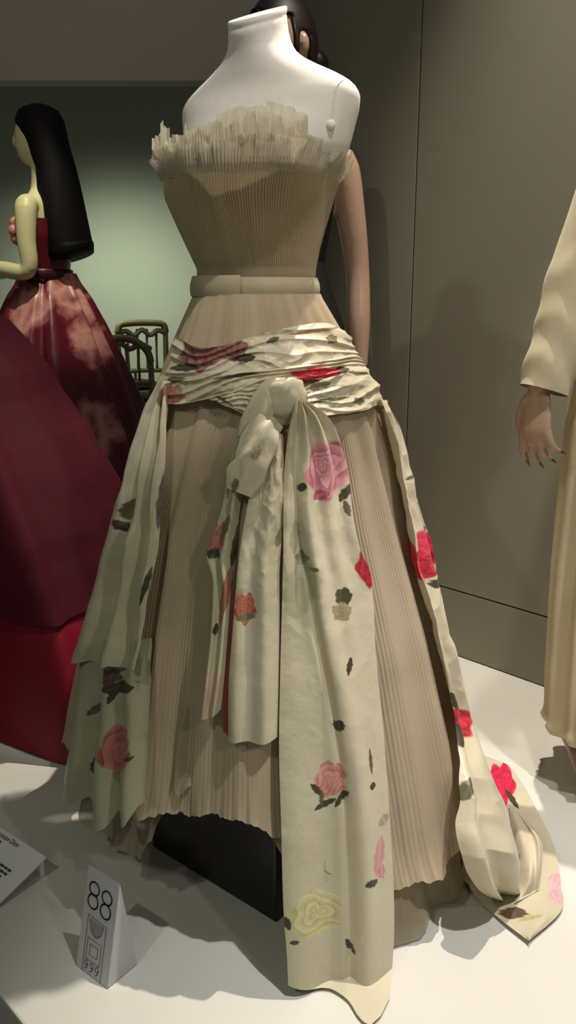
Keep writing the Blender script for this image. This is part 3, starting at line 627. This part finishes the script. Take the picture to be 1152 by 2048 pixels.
# ------------------------------------------------------------------ mannequins
M_skin_pale = mat('pale_mannequin_skin', lin(214, 205, 160), 0.42, 0.4, noise=(6, 0.96, 1.03)); M_skin_tan = mat('tan_mannequin_skin', lin(168, 140, 122), 0.3, 0.5, noise=(6, 0.95, 1.03)); M_hair = mat('black_hair', lin(13, 10, 13), 0.7, 0.15, noise=(40, 0.8, 1.2)); M_brown = mat('dark_brown_hair', lin(34, 22, 24), 0.5, 0.3, noise=(40, 0.8, 1.2)); M_lip = mat('lips', lin(150, 60, 60), 0.4, 0.4); M_eye = mat('eyes', lin(40, 34, 32), 0.3, 0.5)

def head(mb, c, yaw=0.0):
    """face towards -Y before the turn by yaw; c = centre of the head"""
    cy_, sy_ = math.cos(yaw), math.sin(yaw); G = lambda U, x, z, w: np.exp(-((U[:, 0] - x) ** 2 + (U[:, 2] - z) ** 2) / w ** 2)
    def fn(U, V):
        V = V.copy(); low = np.clip(-U[:, 2], 0, 1); V[:, 0] *= 1 - .30 * low ** 1.4; f = np.clip(-U[:, 1], 0, 1)
        V[:, 1] -= f * (.018 * G(U, 0, -.12, .15) + .012 * G(U, 0, .10, .14) + .010 * G(U, 0, -.48, .14) + .016 * G(U, 0, -.80, .22))
        V[:, 1] += f * (.012 * G(U, .36, .06, .17) + .012 * G(U, -.36, .06, .17))
        V[:, 1] += np.clip(-U[:, 2] - .2, 0, 1) * .02 * np.clip(U[:, 1] + .2, 0, 1) * -1.5
        x = V[:, 0] * cy_ - V[:, 1] * sy_; y = V[:, 0] * sy_ + V[:, 1] * cy_
        return np.stack([x, y, V[:, 2]], 1)
    mb.ellipsoid(c, (.074, .094, .118), 40, 34, fn)
    for sx in (-1, 1):                                        # ears
        p = np.array([sx * .074, .012, -.008]); e = np.array([p[0] * cy_ - p[1] * sy_, p[0] * sy_ + p[1] * cy_, p[2]]) + np.asarray(c)
        mb.ellipsoid(e, (.012 + .008 * abs(sy_), .018, .030), 12, 8)

def hand(mb, wrist, dirv, palm_n, side, size=1.0, curl=0.5, spread=1.0, tips=None):
    """palm and five fingers; dirv from the wrist to the fingers, palm_n out of the palm, side to the thumb"""
    d = np.array(dirv, float); d /= np.linalg.norm(d); nrm = np.array(palm_n, float); nrm -= d * (nrm @ d); nrm /= np.linalg.norm(nrm); s = np.cross(d, nrm) * side
    w = np.array(wrist, float); k = size
    mb.tube([w - d * .01, w + d * .03 * k, w + d * .075 * k, w + d * .09 * k], [.021 * k, .030 * k, .036 * k, .030 * k], 16, 4, .42, updir=nrm)
    L = [.070, .078, .072, .056]; ang = [.10, .02, -.06, -.16]
    for i in range(4):
        b0 = w + d * .078 * k + s * (.027 - .018 * i) * k; di = d + s * ang[i] * spread; di /= np.linalg.norm(di); c = curl * (1 + .22 * i)
        p = [b0]; a = 0
        for j, fr in enumerate((.42, .32, .26)):
            a += c * (.35 + .25 * j); p.append(p[-1] + (di * math.cos(a) + nrm * math.sin(a)) * L[i] * fr * k)
        mb.tube(p, [.0092 * k, .0086 * k, .0078 * k, .0056 * k], 10, 4)
        if tips is not None: tips.append((p[-2], p[-1], nrm))
    p = [w + d * .020 * k + s * .022 * k, w + d * .045 * k + s * .042 * k + nrm * .008, w + d * .072 * k + s * .050 * k + nrm * .016, w + d * .095 * k + s * .050 * k + nrm * .022]
    mb.tube(p, [.013 * k, .011 * k, .0095 * k, .006 * k], 10, 4)

def mannequin(name, label, loc, yaw, skin, arms, hyaw=0.0, hands=True, vox=.006, feet=(.083, 0), group=None, spread=1.0, tips=None):
    root = empty(name, label, 'mannequin', loc, yaw, group); mb = MB()
    T = [(.80, .085, .09), (.88, .168, .108), (.96, .168, .112), (1.05, .135, .092), (1.12, .112, .080), (1.20, .125, .088), (1.29, .142, .108), (1.34, .148, .100), (1.39, .158, .085), (1.43, .158, .070), (1.455, .130, .058), (1.475, .090, .052), (1.495, .056, .050), (1.53, .046, .047), (1.60, .044, .048), (1.64, .040, .044)]
    zs = np.linspace(.80, 1.64, 60); mb.rings([ell_ring(0, .012 * max(0, z - 1.4) / .2 - .01 * (z > 2), z, *[float(q) for q in pick(z, T)], n=40) for z in zs])
    head(mb, (0, -.006, 1.700), hyaw)
    for sx in (-1, 1):
        mb.tube([(sx * .085, 0, .90), (sx * .088, 0, .70), (sx * .085, .005, .48), (sx * (feet[0] + .083) / 2, .012 + feet[1] / 2, .30), (sx * feet[0], .01 + feet[1], .09)], [.088, .078, .052, .050, .032], 18, 5)
        mb.tube([(sx * feet[0], .025 + feet[1], .055), (sx * feet[0], -.04 + feet[1], .05), (sx * feet[0], -.11 + feet[1], .025), (sx * feet[0], -.15 + feet[1], .02)], [.032, .034, .034, .018], 14, 4, .75)
    for sx, el, wr, dv_, pn, th in arms:
        mb.tube([(sx * .145, 0, 1.42), (sx * .168, .0, 1.40), tuple((np.array([sx * .168, 0, 1.40]) + np.array(el)) / 2 + np.array([sx * .004, 0, 0])), el, tuple((np.array(el) + np.array(wr)) / 2), wr], [.046, .046, .040, .034, .033, .022], 18, 6)
        if hands: hand(mb, wr, dv_, pn, th, 1.0, .45, spread, tips if sx < 0 else None)
    mb.build('body', skin, root, remesh=vox, sm=3)
    return root

# --- long haired mannequin in the rose gown (far left)
YL = 3.8; xl = float(at_y(106, 700, YL)[0])
mq = mannequin('mannequin', 'pale mannequin with long straight black hair facing left in the crimson rose gown', (xl, YL, 0), math.radians(-98), M_skin_pale,
    [(1, (.195, .0, 1.15), (.16, -.25, 1.165), (-.2, -1, .02), (-.6, 0, -.8), 1), (-1, (-.195, -.02, 1.15), (-.14, -.25, 1.14), (.2, -1, 0), (.6, 0, -.8), 1)])
HR = [(1.835, .010, .030, .035), (1.815, .010, .070, .085), (1.77, .014, .088, .104), (1.72, .028, .094, .098), (1.66, .050, .096, .086), (1.58, .074, .100, .082), (1.48, .084, .116, .090), (1.38, .094, .130, .094), (1.29, .106, .136, .096), (1.235, .114, .136, .096), (1.21, .124, .128, .084)]
hb = MB(); hb.rings([ell_ring(0, float(pick(z, [(r[0], r[1]) for r in HR])[0]), z, *[float(q) for q in pick(z, [(r[0], r[2], r[3]) for r in HR])], n=56, zt=(.35 if z < 1.26 else 0)) for z in np.linspace(1.835, 1.21, 50)]); hb.build('long_hair', M_hair, mq); mq.scale = (1, 1, .985)
for sx in (-1, 1):
    b = MB(); b.ellipsoid((sx * .027, -.083, 1.708), (.012, .006, .006), 12, 8); b.build('eye', M_eye, mq)
b = MB(); b.ellipsoid((0, -.094, 1.645), (.020, .008, .007), 12, 8); b.build('lips', M_lip, mq)

def print_mat(name, c0, c1, c2, scale, thr, rough=.35):
    m = bpy.data.materials.new(name); m.use_nodes = True; nt = m.node_tree; N = nt.nodes; L = nt.links; p = N['Principled BSDF']; p.inputs['Roughness'].default_value = rough
    tc = N.new('ShaderNodeTexCoord'); n1 = N.new('ShaderNodeTexNoise'); n1.inputs['Scale'].default_value = scale * 2.2; n1.inputs['Detail'].default_value = 4
    add = N.new('ShaderNodeMix'); add.data_type = 'RGBA'; add.blend_type = 'LINEAR_LIGHT'; add.inputs['Factor'].default_value = .12
    L.new(tc.outputs['Object'], n1.inputs['Vector']); L.new(tc.outputs['Object'], add.inputs['A']); L.new(n1.outputs['Color'], add.inputs['B'])
    v = N.new('ShaderNodeTexVoronoi'); v.inputs['Scale'].default_value = scale; L.new(add.outputs['Result'], v.inputs['Vector'])
    cr = N.new('ShaderNodeValToRGB'); e = cr.color_ramp; e.elements[0].position = 0; e.elements[0].color = (*c2, 1); e.elements[1].position = thr + .06; e.elements[1].color = (*c0, 1)
    x = e.elements.new(thr * .55); x.color = (*c1, 1); x = e.elements.new(thr); x.color = (*c2, 1)
    L.new(v.outputs['Distance'], cr.inputs['Fac']); L.new(cr.outputs['Color'], p.inputs['Base Color'])
    return m
M_rosep = print_mat('crimson_rose_gloss_print', lin(96, 14, 34), lin(216, 150, 142), lin(120, 34, 48), 3.8, .46)  # rose print; its large pale patches also carry painted-in satin highlights
def flared(name, prof, cx, cy, m, parent, nf, amp, seed, n=360, rows=120, extra=None):
    """gown skirt: prof rows (z, half width, depth), nf soft folds"""
    th = np.linspace(0, 2 * math.pi, n, endpoint=False); z0, z1 = prof[0][0], prof[-1][0]; v = np.linspace(0, 1, rows); TH, VV = np.meshgrid(th, v)
    Z = z0 + (z1 - z0) * VV; a, b_ = pick(Z, prof)
    w = snoise(np.cos(TH) * 3, np.sin(TH) * 3, seed); d = amp * np.interp(VV, [0, .1, 1], [.1, .35, 1]) * (np.sin(nf * TH + 2.5 * w + .5 * VV) + .5 * snoise(np.cos(TH) * 7, np.sin(TH) * 7 + VV * .5, seed + 1) + .22 * snoise(TH * 9, VV * 14, seed + 2))
    if extra is not None: d = d + extra(TH, Z)
    return grid(name, np.stack([cx + (a + d) * np.cos(TH), cy + (b_ + d) * np.sin(TH), Z], -1), m, parent, wrap=True)
rg = empty('rose_gown', 'crimson rose printed satin gown with wide skirt on the long haired mannequin', 'gown', (xl, YL, 0))
flared('skirt', [(1.125, .122, .092), (1.08, .140, .125), (1.03, .172, .165), (.91, .232, .225), (.79, .285, .28), (.67, .335, .33), (.55, .38, .38), (.3, .48, .48), (.006, .56, .56)], 0, 0, M_rosep, rg, 13, .024, 201)
th_ = math.radians(-98)
bp = [(1.118, .122, .090), (1.20, .136, .098), (1.28, .152, .118), (1.345, .158, .112)]
b = MB(); b.rings([ell_ring(0, 0, z, *[float(q) + .003 for q in pick(z, bp)], yaw=th_, n=64) for z in np.linspace(1.118, 1.345, 24)], cap=False); b.build('bodice', M_rosep, rg)
b = MB(); b.rings([ell_ring(0, 0, z, .130 + o, .098 + o, yaw=th_, n=64) for z, o in ((1.10, .004), (1.108, .009), (1.135, .009), (1.142, .003))], cap=False); b.build('waistband', mat('wine_band', lin(60, 12, 24), .4, .4), rg)
fx = np.array([math.sin(th_), -math.cos(th_)])
b = MB(); c0 = np.array([fx[0] * .105, fx[1] * .105 - .06, 1.30]); lx = np.array([math.cos(th_), math.sin(th_), 0])
for k in range(7):
    a = k * 2 * math.pi / 7; b.ellipsoid(c0 + lx * .035 * math.cos(a) + np.array([0, 0, .04 * math.sin(a)]), (.022, .026, .026), 10, 8)
b.ellipsoid(c0 + np.array([fx[0] * .015, 0, 0]), (.022, .024, .024), 10, 8); b.build('satin_rosette', mat('pink_satin', lin(196, 130, 112), .35, .5, bump=(60, .5)), rg)

# --- crimson ball gown at the left edge
XR, YR = -1.06, 2.12
rf = empty('dress_form', 'dark covered dress form under the plain crimson ball gown at the left edge', 'dress form', (XR, YR, 0))
b = MB(); b.rings([ell_ring(0, 0, z, *[float(q) for q in pick(z, [(1.0, .10, .08), (1.07, .105, .08), (1.25, .15, .11), (1.36, .165, .075), (1.40, .10, .055), (1.44, .055, .05), (1.49, .05, .047)])], n=48) for z in np.linspace(1.0, 1.49, 40)]); b.build('torso', M_form, rf)
b = MB(); b.tube([(0, 0, .02), (0, 0, 1.0)], .016, 12, 2); b.build('stand_pole', M_black, rf)
M_crim = mat('crimson_taffeta', lin(112, 8, 30), .6, .3, noise=(5, .9, 1.08)); M_tul2 = mat('dark_wine_tulle', lin(66, 9, 24), .8, .2, noise=(8, .85, 1.1), alpha=.12)
cg = empty('crimson_gown', 'plain crimson ball gown with a darker wine overskirt at the left edge', 'gown', (XR, YR, 0))
CPF = [(1.075, .112, .088), (1.05, .20, .19), (.98, .34, .33), (.86, .43, .42), (.70, .50, .49), (.50, .56, .55), (.3, .59, .58), (.006, .60, .60)]
def sweep(TH, Z):                                            # the train swings out to the right of the hem
    d = np.degrees(np.mod(TH + math.pi, 2 * math.pi) - math.pi); t = np.clip((d + 45) / 9, 0, 1) * np.clip((60 - d) / 60, 0, 1); t = t * t * (3 - 2 * t)
    return np.interp(Z, [0, .45, .8], [1, .35, 0]) * (.20 * t - .10 * (1 - t))
flared('skirt', [(z, a - .02, b_ - .02) for z, a, b_ in CPF], 0, 0, M_crim, cg, 15, .020, 221, extra=sweep)
flared('overskirt', [(z, a, b_) for z, a, b_ in CPF if z > .4] + [(.33, .585, .575)], 0, 0, M_tul2, cg, 15, .020, 221, extra=sweep)
b = MB(); b.rings([ell_ring(0, 0, z, *[float(q) for q in pick(z, [(1.065, .114, .090), (1.2, .142, .108), (1.3, .168, .125)])], n=64) for z in np.linspace(1.065, 1.3, 16)], cap=False); b.build('bodice', M_tul2, cg)

# --- mannequin in black behind the form
YB = 2.34; xb = float(at_y(562, 300, YB)[0])
mb_ = mannequin('mannequin', 'tan mannequin with dark hair in a low bun standing behind the white form', (xb, YB, 0), math.radians(0), M_skin_tan,
    [(1, (.215, .01, 1.13), (.225, -.02, .87), (.0, -.05, -1), (-1, 0, 0), -1), (-1, (-.205, .01, 1.13), (-.20, -.02, .87), (0, -.05, -1), (1, 0, 0), 1)], hyaw=math.radians(-50))
hy = math.radians(-50); rot = lambda p: (p[0] * math.cos(hy) - p[1] * math.sin(hy), p[0] * math.sin(hy) + p[1] * math.cos(hy))
cH = np.array([0, -.006, 1.700])
def hair_cap(U, V):
    V = V * 1.075; x = V[:, 0]; y = V[:, 1] + .006; z = V[:, 2]
    lim = np.where(U[:, 1] < -.10, .058 + .012 * np.cos(U[:, 0] * 5), -.10)    # forehead line, low at the nape
    lim = np.where((U[:, 1] > -.24) & (U[:, 1] <= -.02), -.03, lim)              # sideburns
    lim = np.where((U[:, 1] > -.02) & (U[:, 1] <= .35), .020, lim)               # above the ear
    z = np.maximum(z, lim); k = np.where(V[:, 2] < lim, .93, 1.0)
    return np.stack([x * math.cos(hy) - y * math.sin(hy), x * math.sin(hy) + y * math.cos(hy), z], 1) * np.c_[k, k, np.ones(len(k))]
b = MB(); b.ellipsoid(cH, (.0755, .0965, .120), 64, 48, hair_cap); b.build('swept_hair', M_brown, mb_)
bx = rot((.0, .122)); b = MB(); b.ellipsoid((bx[0], bx[1] - .006, 1.672), (.036, .036, .036), 20, 14, lambda U, V: V * (1 + .05 * np.sin(7 * np.arctan2(U[:, 1], U[:, 0]) + 8 * U[:, 2]))[:, None]); b.build('hair_bun', M_brown, mb_); mb_.scale = (.97, .97, .972)
for sx in (-1, 1):
    e = rot((sx * .027, -.083)); b = MB(); b.ellipsoid((e[0], e[1] - .006, 1.708), (.010, .010, .006), 12, 8); b.build('eye', M_eye, mb_)
e = rot((0, -.094)); b = MB(); b.ellipsoid((e[0], e[1] - .006, 1.645), (.012, .016, .007), 12, 8); b.build('lips', M_lip, mb_)
M_blk = mat('black_cloth', lin(20, 17, 20), .6, .25, noise=(20, .8, 1.2))
bg = empty('black_gown', 'slim black gown on the mannequin hidden behind the white form', 'gown', (xb, YB, 0))
flared('skirt', [(1.13, .116, .084), (1.05, .142, .10), (.95, .178, .122), (.8, .18, .13), (.4, .17, .14), (.02, .19, .16)], 0, 0, M_blk, bg, 12, .006, 241)
b = MB(); b.rings([ell_ring(0, 0, z, *[float(q) + .004 for q in pick(z, [(1.12, .113, .081), (1.20, .126, .089), (1.29, .143, .109), (1.35, .150, .100), (1.39, .150, .090)])], n=64) for z in np.linspace(1.12, 1.39, 24)], cap=False); b.build('bodice', M_blk, bg)

# --- cream gown mannequin at the right edge
YC = 1.62; XC = .80
hp = lambda px, py, y: (lambda p: (float(p[0]) - XC, float(p[1]) - YC, float(p[2])))(at_y(px, py, y))
el = hp(1148, 560, 1.60); wr = hp(1078, 776, 1.575)
md = np.array(wr) - np.array(el)
TIPS = []
mc = mannequin('mannequin', 'tan mannequin at the right edge with one hand hanging from a cream sleeve', (XC, YC, 0), 0.0, M_skin_tan,
    [(-1, el, wr, (-.05, -.12, -1), (.80, .55, .0), -1), (1, (.215, .02, 1.13), (.24, -.02, .88), (.0, -.05, -1), (-1, 0, 0), -1)], hyaw=math.radians(15), vox=.0036, feet=(.135, .09), spread=1.4, tips=TIPS)
M_nail = mat('dark_nails', lin(70, 48, 42), .3, .5)
for a, c, nrm in TIPS:                                      # long dark nails
    t = np.array(c) - np.array(a); t /= np.linalg.norm(t); b = MB(); b.tube([np.array(c) - t * .008 - nrm * .003, np.array(c) + t * .006 - nrm * .003, np.array(c) + t * .020 - nrm * .002], [.0052, .0048, .0018], 10, 3, .45, updir=nrm); b.build('nail', M_nail, mc)
b = MB(); b.ellipsoid((0, .010, 1.745), (.082, .098, .095), 40, 24, lambda U, V: np.c_[V[:, :2], np.maximum(V[:, 2], np.where(U[:, 1] < -.2, .01, -.05))]); b.build('short_hair', M_brown, mc)
M_cream = mat('cream_jersey', lin(202, 191, 160), .7, .25, noise=(10, .94, 1.04), sheen=.2)
cgn = empty('cream_gown', 'long cream jersey gown with draped sleeve at the right edge', 'gown', (XC, YC, 0))
CG = [(1.34, .165, .115), (1.25, .165, .118), (1.12, .175, .115), (1.0, .208, .15), (.90, .228, .17), (.8, .238, .18), (.5, .240, .185), (.25, .232, .185), (.160, .226, .182), (.140, .232, .188), (.125, .222, .18)]
flared('skirt', CG, 0, 0, M_cream, cgn, 22, .010, 261, n=520, rows=150)
b = MB(); b.rings([ell_ring(0, 0, z, *[float(q) + .005 for q in pick(z, [(1.30, .150, .112), (1.39, .160, .090), (1.43, .160, .075), (1.46, .128, .064), (1.48, .09, .058)])], n=48) for z in np.linspace(1.30, 1.48, 16)], cap=False); b.build('bodice', M_cream, cgn)
sh = np.array([-.162, 0, 1.415]); e_ = np.array(el); w_ = np.array(wr)
def sleeve(name, pts, rad, seed):
    p = np.asarray(pts, float); mN = 90; c = cat_rom(np.c_[p, rad], mN); P = c[:, :3]; T = np.gradient(P, axis=0); T /= np.linalg.norm(T, axis=1)[:, None]
    A = np.cross(T, (0, -1, 0)); A /= np.linalg.norm(A, axis=1)[:, None]; O = np.cross(A, T); th = np.linspace(0, 2 * math.pi, 72, endpoint=False); U, Vv = np.meshgrid(th, np.linspace(0, 1, mN))
    fold = .0026 * np.clip(Vv * 2.2 - 1.1, .05, 1) * np.sin(46 * Vv + 3.2 * np.cos(U) + 2 * np.sin(U)) + .002 * snoise(np.cos(U) * 3, Vv * 14, seed)
    r = c[:, 3][:, None] + fold
    return grid(name, P[:, None] + r[..., None] * (np.cos(U)[..., None] * A[:, None] + np.sin(U)[..., None] * O[:, None]), M_cream, cgn, wrap=True)
sleeve('sleeve', [sh + (.02, 0, .02), sh, (sh + e_) / 2, e_, (e_ + w_) / 2 + (.008, 0, 0), w_ + (w_ - e_) * .02 + (.008, 0, 0)], [.048, .056, .052, .050, .050, .046], 3)
sh2 = sh * (-1, 1, 1); e2 = np.array([.215, .02, 1.13]); w2 = np.array([.24, -.02, .88])
sleeve('sleeve', [sh2 - (.02, 0, -.02), sh2, (sh2 + e2) / 2, e2, (e2 + w2) / 2, w2], [.048, .056, .052, .050, .048, .040], 4)

# ------------------------------------------------------------------ ballroom chairs by the back wall
M_gold = mat('dull_gold_wood', lin(120, 112, 82), .5, .4, noise=(12, .85, 1.1)); M_seat = mat('dark_seat_pad', lin(40, 33, 22), .8, .2)
def chair(label, loc, rz, w, hback, arch, seat_h=.47):
    """back at +Y; w = back width; arch = rounded top"""
    r = empty('ballroom_chair', label, 'chair', loc, rz, 'gilt chairs by the far wall'); d = .36; hw = w / 2
    for sx in (-1, 1):
        b = MB(); b.tube([(sx * hw * .95, -d / 2, 0), (sx * hw, -d / 2, seat_h)], [.012, .017], 10, 3); b.build('leg', M_gold, r)
        b = MB(); b.tube([(sx * hw * .95, d / 2 + .03, 0), (sx * hw, d / 2, seat_h), (sx * hw, d / 2 + .02, hback - (.10 if arch else .02))], [.012, .017, .014], 10, 3); b.build('back_leg', M_gold, r)
    b = MB(); b.box((-hw - .015, -d / 2 - .02, seat_h - .03), (hw + .015, d / 2 + .01, seat_h)); b.build('seat_frame', M_gold, r, smooth=False, bevel=.006)
    b = MB(); b.ellipsoid((0, -.005, seat_h + .012), (hw + .005, d / 2, .035), 24, 10); b.build('seat_pad', M_seat, r)
    yb = d / 2 + .02
    if arch:
        t = np.linspace(0, math.pi, 9); pts = [(hw * math.cos(x), yb, hback - .12 + .12 * math.sin(x)) for x in t]
    else:
        pts = [(-hw, yb, hback - .05), (-hw * .93, yb, hback - .012), (-hw * .7, yb, hback), (0, yb, hback + .004), (hw * .7, yb, hback), (hw * .93, yb, hback - .012), (hw, yb, hback - .05)]
    b = MB(); b.tube(pts, .019, 10, 4); b.build('top_rail', M_gold, r)
    b = MB(); zt = hback - .035; b.tube([(-hw, yb, zt - .02)] + [(hw * f, yb, zt - .03 * abs(math.sin(f * math.pi * 1.5)) ** .5 + (.01 if arch else 0)) for f in (-.66, -.33, 0, .33, .66)] + [(hw, yb, zt - .02)], .014, 8, 4); b.build('scalloped_rail', M_gold, r)
    b = MB(); b.tube([(-hw, d / 2 + .006, seat_h + .11), (0, d / 2 + .008, seat_h + .115), (hw, d / 2 + .006, seat_h + .11)], .013, 8, 3); b.build('lower_rail', M_gold, r)
    for f in (-.6, -.2, .2, .6):
        b = MB(); b.tube([(hw * f, d / 2 + .006, seat_h + .11), (hw * f, d / 2 + .012, (seat_h + .11 + zt) / 2), (hw * f, yb, zt)], [.009, .006, .009], 8, 3); b.build('spindle', M_gold, r)
    for f in (-.33, .33):
        b = MB(); b.tube([(hw * f, d / 2, seat_h), (hw * f, d / 2 + .006, seat_h + .11)], .008, 8, 2); b.build('short_spindle', M_gold, r)
    for a, c in (((-hw, -d / 2, .2), (hw, -d / 2, .2)), ((-hw, d / 2 + .02, .22), (hw, d / 2 + .02, .22)), ((-hw, -d / 2, .16), (-hw, d / 2 + .02, .16)), ((hw, -d / 2, .16), (hw, d / 2 + .02, .16))):
        b = MB(); b.tube([a, c], .009, 8, 2); b.build('stretcher', M_gold, r)
    return r
pc = at_y(283, 700, 4.95); chair('square backed gilt chair with dark seat against the far wall', (float(pc[0]) - .03, 4.90, 0), math.radians(203), .27, .875, False, .50)
pc = at_y(268, 700, 4.55); chair('round backed gilt chair in front of the square backed one', (float(pc[0]) - .05, 4.45, 0), math.radians(190), .30, .82, True, .48)
